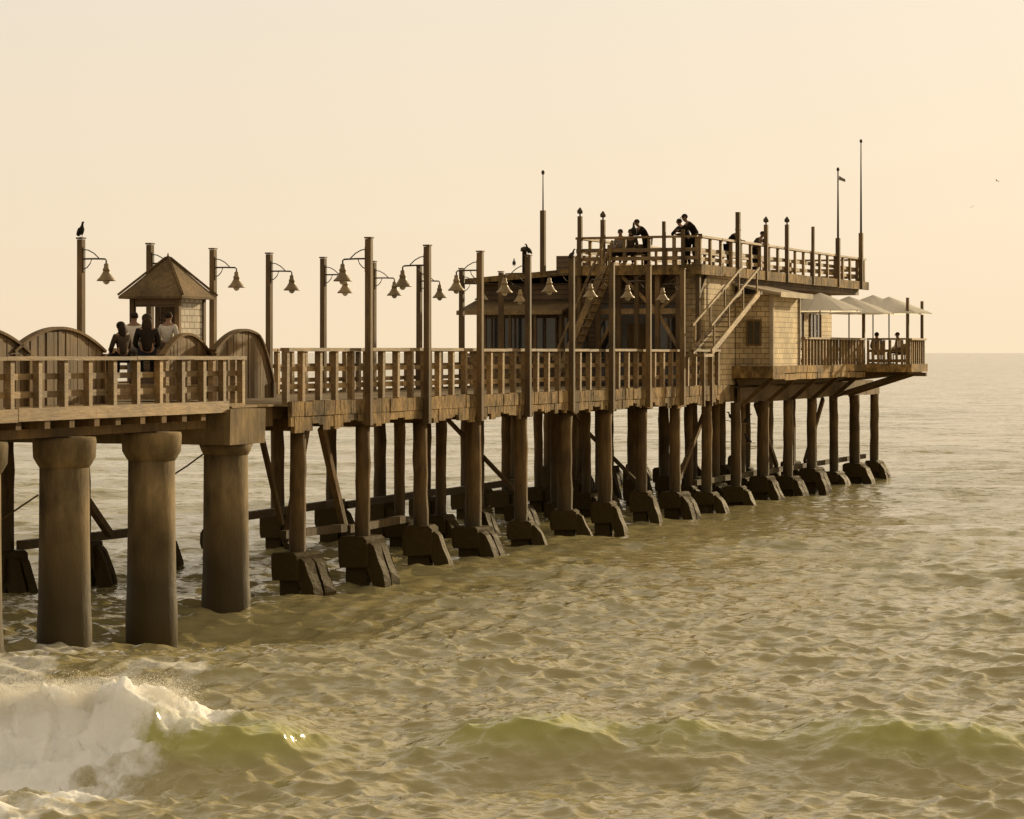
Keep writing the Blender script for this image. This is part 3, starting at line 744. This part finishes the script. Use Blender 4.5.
def pole(label, name, cat, u, n, z0, zt, r0, r1, zb, flag=False):
    t = thing(name, label, cat, u, n, z0)
    MB().box(-.09, .09, -.09, .09, -.3, zb-z0).build('base_post', M['post'], t)
    MB().tube([(0,0,zb-z0+.002), (0,0,(zb+zt)/2-z0), (0,0,zt-z0)], [r0, (r0+r1)/2, r1], 8).build('pole', M['metal'], t, True)
    MB().ell((0,0,zt-z0+.04), (.07,.07,.09), 8, 6).build('tip', M['metal'], t, True)
    if flag:
        mb = MB(); K = 8; vs = []; fs = []
        for i in range(K+1):
            x = .04+.28*i/K; y = .05*math.sin(i*1.1)
            vs += [(y, -x, zt-z0-.42-.10*i/K), (y+.01, -x, zt-z0-.24-.16*i/K)]
        for i in range(K): fs.append((2*i, 2*i+2, 2*i+3, 2*i+1))
        mb.add(vs, fs); mb.build('flag', M['flag'], t, True)
pole('thin flagpole with a small flag on the seaward roof terrace', 'flagpole', 'flagpole', u_at(838,-.05), -.05, RT, 13.75, .05, .03, 10.8, True)
pole('tallest thin mast at the sea end of the roof terrace', 'mast', 'mast', u_at(861,-.05), -.05, RT, 15.3, .05, .025, 11.2)
pole('short stout mast with aerial on the landward flat roof', 'mast', 'mast', 34.5, n_at(543,34.5), RT-.3, 12.6, .03, .02, 11.2)

# ------------------------------------------------------------------ parasols
def parasol():
    t = thing('parasol', '', 'parasol', 0, 0, VF, 0, 'white parasols on the veranda')
    MB().lathe([(.28,0),(.28,.05),(.06,.08),(.05,.2)], seg=16).build('base', M['metal'], t)
    MB().tube([(0,0,.1),(0,0,2.99)], .028, 8).build('pole', M['post'], t, True)
    mb = MB(); vs = [(0,0,3.0)]; fs = []
    rings = [(.5,2.81),(1.15,2.56),(1.85,2.27)]
    for r, z in rings:
        for k in range(16):
            a = 2*PI*k/16; rr = r*(1 if k % 2 == 0 else .93); vs.append((rr*math.cos(a), rr*math.sin(a), z+(.02 if k % 2 else 0)))
    for k in range(16): fs.append((0, 1+k, 1+(k+1) % 16))
    for i in range(2):
        for k in range(16):
            k2 = (k+1) % 16; fs.append((1+i*16+k, 1+(i+1)*16+k, 1+(i+1)*16+k2, 1+i*16+k2))
    o = len(vs)
    for k in range(16):
        v = vs[1+32+k]; vs.append((v[0]*1.01, v[1]*1.01, v[2]-.05))
    for k in range(16):
        k2 = (k+1) % 16; fs.append((33+k, o+k, o+k2, 33+k2))
    mb.add(vs, fs); mb.build('canopy', M['canvas'], t)
    r0 = MB().tube([(.04,0,2.94),(.8,0,2.63),(1.8,0,2.24)], .012, 5).build('rib', M['post'], t)
    for k in range(1, 8): cp(r0, (0,0,0), t, k*PI/4)
    return t
PA = parasol()
pp = [(u_at(820,-.8), -.8, 0, 'white parasol nearest the cream room'), (u_at(849,-.9), -.9, -.06, 'second white parasol from the cream room'),
      (u_at(873,-1.4), -1.4, .05, 'third white parasol, by the veranda corner post'), (u_at(889,-2.1), -2.1, -.04, 'white parasol on the jutting wing, rightmost')]
for i, (u, n, dz, lb) in enumerate(pp):
    if i == 0:
        PA['label'] = lb; x, y = P(u, n); PA.location = (x, y, VF)
    else:
        o = dup(PA, lb, u, n, VF, .3*i, (1, 1, 1+dz*.3))

# ------------------------------------------------------------------ people and birds
def skin_mesh(pts, edges, radii, sub=1):
    me = bpy.data.meshes.new('tmp'); me.from_pydata(pts, edges, [])
    o = bpy.data.objects.new('tmp', me); COL.objects.link(o)
    o.modifiers.new('s', 'SKIN')
    for i, r in enumerate(radii):
        sv = me.skin_vertices[0].data[i]; sv.radius = (r, r); sv.use_root = (i == 0)
    if sub:
        md = o.modifiers.new('b', 'SUBSURF'); md.levels = sub; md.render_levels = sub
    bpy.context.view_layer.update()
    dg = bpy.context.evaluated_depsgraph_get()
    r = bpy.data.meshes.new_from_object(o.evaluated_get(dg))
    bpy.data.objects.remove(o); bpy.data.meshes.remove(me)
    return r
def joints(pose):
    if pose == 'sit':
        J = dict(pel=(0,0,.12), spi=(0,-.03,.34), che=(0,.01,.56), nec=(0,.05,.70), h1=(0,.08,.77), h2=(0,.09,.83), h3=(0,.085,.90))
        A = dict(sh=(.18,.01,.59), el=(.25,.07,.32), wr=(.15,.30,.22), ha=(.12,.38,.2), hi=(.1,.05,.10), kn=(.12,.45,.10), an=(.12,.44,-.32), to=(.13,.58,-.38))
    elif pose == 'lean':
        J = dict(pel=(0,-.1,.94), spi=(0,.0,1.13), che=(0,.16,1.32), nec=(0,.25,1.42), h1=(0,.30,1.49), h2=(0,.33,1.55), h3=(0,.34,1.62))
        A = dict(sh=(.2,.17,1.34), el=(.3,.36,1.13), wr=(.12,.52,1.13), ha=(.05,.56,1.14), hi=(.09,-.09,.91), kn=(.1,-.02,.5), an=(.1,-.08,.08), to=(.11,.08,.035))
    else:
        J = dict(pel=(0,0,.95), spi=(0,.0,1.17), che=(0,0,1.38), nec=(0,.01,1.52), h1=(0,.03,1.59), h2=(0,.035,1.66), h3=(0,.025,1.73))
        A = dict(sh=(.18,0,1.41), el=(.25,.0,1.13), wr=(.2,.17,.98), ha=(.17,.24,.95), hi=(.095,0,.92), kn=(.1,.02,.5), an=(.1,-.02,.08), to=(.11,.13,.035))
    return J, A
RB = dict(pel=.125, spi=.115, che=.125, nec=.055, h1=.078, h2=.095, h3=.075, sh=.065, el=.045, wr=.03, ha=.034, hi=.09, kn=.06, an=.04, to=.038)
PM = {}
def pose_meshes(pose):
    if pose in PM: return PM[pose]
    J, A = joints(pose)
    def chain(keysJ, arm, leg, grow):
        pts = []; rad = []; ed = []; idx = {}
        def ad(k, p):
            idx[k] = len(pts); pts.append(p); rad.append(RB[k.split('_')[0]]+grow); return idx[k]
        prev = None
        for k in keysJ:
            i = ad(k, J[k])
            if prev is not None: ed.append((prev, i))
            prev = i
        for s in (-1, 1):
            if arm:
                prev = idx['che']
                for k in arm:
                    p = A[k]; i = ad(k+'_%d' % s, (p[0]*s, p[1], p[2])); ed.append((prev, i)); prev = i
            if leg:
                prev = idx['pel']
                for k in leg:
                    p = A[k]; i = ad(k+'_%d' % s, (p[0]*s, p[1], p[2])); ed.append((prev, i)); prev = i
        return pts, ed, rad
    body = skin_mesh(*chain(['pel','spi','che','nec','h1','h2','h3'], ['sh','el','wr','ha'], ['hi','kn','an','to'], 0))
    shirt = skin_mesh(*chain(['pel','spi','che'], ['sh','el','wr'], None, .02))
    trou = skin_mesh(*chain(['pel'], None, ['hi','kn','an'], .018))
    b = MB().mesh(body)
    h = J['h2']
    b.tube([(0,h[1]+.085,h[2]+.03),(0,h[1]+.115,h[2]-.01),(0,h[1]+.085,h[2]-.02)], [.012,.018,.012], 6)
    for s in (-1, 1):
        b.ell((s*.092, h[1]-.01, h[2]), (.015,.025,.035), 6, 4)
        b.ell((s*.034, h[1]+.085, h[2]+.025), (.013,.01,.009), 6, 4)
        ha = Vector((A['ha'][0]*s, A['ha'][1], A['ha'][2])); wr = Vector((A['wr'][0]*s, A['wr'][1], A['wr'][2]))
        d = (ha-wr).normalized(); sd = d.cross(Vector((0,0,1))).normalized(); dn = Vector((0,0,-1))
        for q in range(4):
            o = sd*(q-1.5)*.018; l = (.075,.085,.08,.06)[q]
            b.tube([ha+o, ha+o+d*l*.6, ha+o+d*l+dn*.02, ha+o+d*(l+.01)+dn*.045], [.01,.009,.008,.006], 5)
        b.tube([ha-sd*.02*s-d*.02, ha-sd*.05*s+d*.01, ha-sd*.055*s+d*.05], [.011,.01,.008], 5)
    hr = MB(); hr.ell((0, h[1]-.022, h[2]+.035), (.102,.105,.092), 12, 8)
    lh = MB(); lh.ell((0, h[1]-.03, h[2]+.03), (.112,.112,.10), 12, 8); lh.ell((0, h[1]-.11, h[2]-.13), (.115,.07,.20), 10, 6)
    PM[pose] = (b, shirt, trou, hr, lh); return PM[pose]
def person(label, u, n, z, rot, pose='stand', shirt='black', trous='navy', scale=1, lng=False, group=None):
    t = thing('person', label, 'person', u, n, z, rot, group); t.scale = (scale,)*3
    b, sm, tm, hr, lh = pose_meshes(pose)
    b.build('body', M['skin'], t, True)
    MB().mesh(sm).build('top', M[shirt], t, True)
    MB().mesh(tm).build('trousers', M[trous], t, True)
    (lh if lng else hr).build('hair', M['hair'], t, True)
zr = LD+1.08
person('person in dark clothes sitting on the near railing with long dark hair, back turned', u_at(122,-.1), -.1, zr-.10, -.55, 'sit', 'brownc', 'black', .88, True)
person('person in a black top sitting on the railing, the larger of the two there', u_at(147,-.1), -.1, zr-.06, -1.05, 'sit', 'black', 'navy', 1.03, True)
person('person in a pale top standing by the left corner of the kiosk', -1.0, n_at(134,-1.0), LD+.38, -1.1, 'stand', 'pale', 'grey')
person('person in a white shirt standing in front of the kiosk counter', -1.0, n_at(168,-1.0), LD+.38, -1.5, 'stand', 'pale', 'brownc')
# bench on the roof terrace
def bench():
    t = thing('terrace_bench', 'low timber bench behind the land rail of the roof terrace', 'bench', 33.6, 3.15, RT)
    MB().box(-.2, .2, -.8, .8, .42, .46).build('seat', M['rail'], t)
    MB().box(.21, .25, -.8, .8, .46, .85).build('backrest', M['rail'], t)
    l = MB().box(-.04, .04, -.04, .04, 0, .419).build('leg', M['rail'], t); l.location = (-.15,-.7,0)
    for a, b in ((.15,-.7),(.15,.7),(-.15,.7)): cp(l, (a,b,0), t)
bench()
def chair(label, u, n, rot):
    t = thing('veranda_chair', label, 'chair', u, n, VF, rot, 'chairs on the veranda')
    MB().box(-.22, .22, -.22, .22, .42, .46).build('seat', M['rail'], t)
    MB().box(-.22, .22, -.26, -.225, .44, .92).build('backrest', M['rail'], t)
    l = MB().box(-.02, .02, -.02, .02, 0, .419).build('leg', M['rail'], t); l.location = (-.19,-.19,0)
    for a, b in ((.19,-.19),(.19,.19),(-.19,.19)): cp(l, (a,b,0), t)
n1, n2 = n_at(899, 54.2), n_at(877, 53.6)
chair('chair under the rightmost parasol with a person in white', 54.2, n1, .6)
chair('chair under the third parasol with a person in grey', 53.6, n2, -1.2)
person('person in a white shirt sitting under the rightmost parasol', 54.2, n1, VF+.47, .6, 'sit', 'pale', 'navy')
person('person in a grey top sitting near the third parasol', 53.6, n2, VF+.47, -1.2, 'sit', 'grey', 'black')
person('person in a grey top sitting on the terrace bench, leftmost on the roof', 33.6, n_at(621,33.6), RT+.46, PI/2, 'sit', 'grey', 'black', 1.0)
person('person in a brown top sitting on the terrace bench, second from left', 33.6, n_at(631,33.6), RT+.46, PI/2+.2, 'sit', 'brownc', 'black', 1.0)
person('person leaning along the land rail of the roof terrace, dark jacket', 33.6, n_at(645,33.6), RT, .7, 'lean', 'black', 'black', 1.05)
person('large person in dark clothes at the corner of the roof terrace', 33.4, n_at(694,33.4), RT, .55, 'lean', 'black', 'black', 1.14)
person('person in a dark top close beside the large person on the terrace', 33.7, n_at(686,33.7), RT, -.4, 'lean', 'navy', 'black', 1.06)
person('person in dark clothes leaning on the side rail of the roof terrace', u_at(730,.7), .7, RT, PI, 'lean', 'black', 'navy')
person('person in brown looking out over the side rail further seaward', u_at(756,.7), .7, RT, PI-.3, 'lean', 'brownc', 'black')

def bird_perched():
    t = thing('bird', '', 'bird', 0, 0, 0, 0, 'birds perched on the jetty')
    b = skin_mesh([(0,0,.17),(0,-.1,.11),(0,-.22,.04),(0,.07,.25),(0,.09,.33),(0,.12,.385),(0,.17,.385),(0,.22,.375)], [(0,1),(1,2),(0,3),(3,4),(4,5),(5,6),(6,7)],
                  [.075,.06,.02,.055,.03,.036,.016,.007])
    mb = MB().mesh(b)
    for s in (-1, 1):
        mb.tube([(s*.03,.0,.12),(s*.03,.01,.05),(s*.03,0,.005)], [.012,.007,.007], 5)
        for a in (-.4, 0, .4): mb.tube([(s*.03,0,.006),(s*.03+.04*math.sin(a),.05*math.cos(a),.004)], [.006,.003], 4)
    mb.build('body', M['feather'], t, True)
    for s in (-1, 1):
        w = MB().ell((0,0,0), (.018,.055,.13), 8, 6).build('wing', M['feather'], t, True)
        w.location = (s*.068, -.04, .15); w.rotation_euler = (-.75, 0, 0)
    return t
B0 = bird_perched()
bl = [(far_l[0], 6.5, DK+4.17, 2.5, 1.0, 'dark bird perched on top of the leftmost far lamp post'),
      (near_l[3], -.45, DK+4.12, 1.2, .8, 'bird perched on the fourth near lamp post'),
      (near_l[3]-.0, .0, DK+3.78, -1.2, .6, 'small bird perched on the lamp arm below another bird'),
      (32.7, n_at(634,32.7), RT+1.105, 1.8, 1.2, 'large bird perched on the land rail of the roof terrace'),
      (near_l[4], -.45, DK+4.12, -2.0, .8, 'bird perched on the fifth near lamp post'),
      (38.0, .4, 3.17, .4, .95, 'bird on the upper rod under the cream room, leftmost'),
      (40.2, .4, 3.04, -2.4, .95, 'bird on the upper rod under the cream room, rightmost'),
      (38.6, .4, 2.35, 2.0, .95, 'bird on the lower rod under the cream room, leftmost'),
      (40.2, .4, 2.28, .9, .95, 'bird on the lower rod under the cream room, rightmost')]
for i, (u, n, z, r, sc, lb) in enumerate(bl):
    if i == 0:
        B0['label'] = lb; x, y = P(u, n); B0.location = (x, y, z); B0.rotation_euler = (0,0,TH+r); B0.scale = (sc,)*3
    else: dup(B0, lb, u, n, z, r, (sc,)*3)
def flying(label, x, y, z, rz, sc, roll):
    t = bpy.data.objects.new('flying_bird', None); COL.objects.link(t); t.location = (x, y, z); t.rotation_euler = (0, roll, rz); t.scale = (sc,)*3
    tag(t, label, 'bird', 'birds flying over the sea')
    MB().mesh(skin_mesh([(0,0,0),(0,-.14,.0),(0,-.25,.0),(0,.12,.02),(0,.2,.03),(0,.28,.02)], [(0,1),(1,2),(0,3),(3,4),(4,5)], [.06,.045,.02,.045,.03,.008])).build('body', M['feather'], t, True)
    for s in (-1, 1):
        pr = [(0,.08,-.06),(.22,.12,-.07),(.5,.03,-.12),(.72,-.06,-.1)]
        vs = []; fs = []
        for i, (a, b, c) in enumerate(pr):
            zz = (.02,.12,.12,.06)[i]; vs += [(s*a, b, zz), (s*a, c, zz-.005)]
        for i in range(3): fs.append((2*i, 2*i+1, 2*i+3, 2*i+2))
        m = MB(); m.add(vs, fs); w = m.build('wing', M['feather'], t, True); sm = w.modifiers.new('t', 'SOLIDIFY'); sm.thickness = .02
flying('larger bird flying at far right above the horizon', 485/2560*150, 150, 5.8+172/2560*150, .9, .32, .3)
flying('tiny bird flying lower and left of the other flying bird', 460/2560*190, 190, 5.8+146/2560*190, -.7, .24, -.4)

# ------------------------------------------------------------------ light, sky, camera
EL, AZ = math.radians(15), math.radians(38)
sd = Vector((math.sin(AZ)*math.cos(EL), math.cos(AZ)*math.cos(EL), math.sin(EL)))
sl = bpy.data.lights.new('sun', 'SUN'); sl.energy = 5.0; sl.angle = math.radians(.9); sl.color = (1, .78, .45)
so = bpy.data.objects.new('sun', sl); COL.objects.link(so); so.rotation_euler = sd.to_track_quat('Z', 'Y').to_euler()
W = bpy.data.worlds.new('World'); S.world = W; W.use_nodes = True
t = W.node_tree; t.nodes.clear(); N = t.nodes.new; L = t.links.new
out = N('ShaderNodeOutputWorld'); bg = N('ShaderNodeBackground'); L(bg.outputs[0], out.inputs[0])
sky = N('ShaderNodeTexSky'); sky.sky_type = 'NISHITA'; sky.sun_disc = False; sky.sun_elevation = EL; sky.sun_rotation = AZ
sky.dust_density = 6; sky.air_density = 1.5
tc = N('ShaderNodeTexCoord'); sp = N('ShaderNodeSeparateXYZ'); L(tc.outputs['Generated'], sp.inputs[0])
rp = N('ShaderNodeValToRGB'); L(sp.outputs[2], rp.inputs[0])
e = rp.color_ramp.elements
e[0].position = 0; e[0].color = (.96, .77, .53, 1)
e[1].position = 1; e[1].color = (.76, .63, .44, 1)
for p, c in ((.05, (.93,.775,.57)), (.14, (.86,.755,.61)), (.4, (.94,.80,.58))):
    q = e.new(p); q.color = (*c, 1)
dt = N('ShaderNodeVectorMath'); dt.operation = 'DOT_PRODUCT'; L(tc.outputs['Generated'], dt.inputs[0]); dt.inputs[1].default_value = (math.sin(AZ), math.cos(AZ), .15)
mr = N('ShaderNodeMapRange'); mr.inputs[1].default_value = -1; mr.inputs[2].default_value = 1; mr.inputs[3].default_value = .60; mr.inputs[4].default_value = 1.03
L(dt.outputs['Value'], mr.inputs[0])
s1 = N('ShaderNodeVectorMath'); s1.operation = 'SCALE'; L(rp.outputs[0], s1.inputs[0]); L(mr.outputs[0], s1.inputs['Scale'])
sc = N('ShaderNodeVectorMath'); sc.operation = 'SCALE'; L(sky.outputs[0], sc.inputs[0]); sc.inputs['Scale'].default_value = .008
ad = N('ShaderNodeVectorMath'); ad.operation = 'ADD'; L(s1.outputs[0], ad.inputs[0]); L(sc.outputs[0], ad.inputs[1])
L(ad.outputs[0], bg.inputs[0]); bg.inputs[1].default_value = 1.0
cam = bpy.data.cameras.new('camera'); co = bpy.data.objects.new('camera', cam); COL.objects.link(co)
co.location = (0, 0, 5.8); co.rotation_euler = (PI/2, 0, 0)
cam.lens = 90; cam.sensor_width = 36; cam.shift_y = -56.5/1024; cam.clip_end = 100000; cam.clip_start = .5
S.camera = co
S.view_settings.view_transform = 'Standard'; S.view_settings.look = 'None'; S.view_settings.exposure = 0
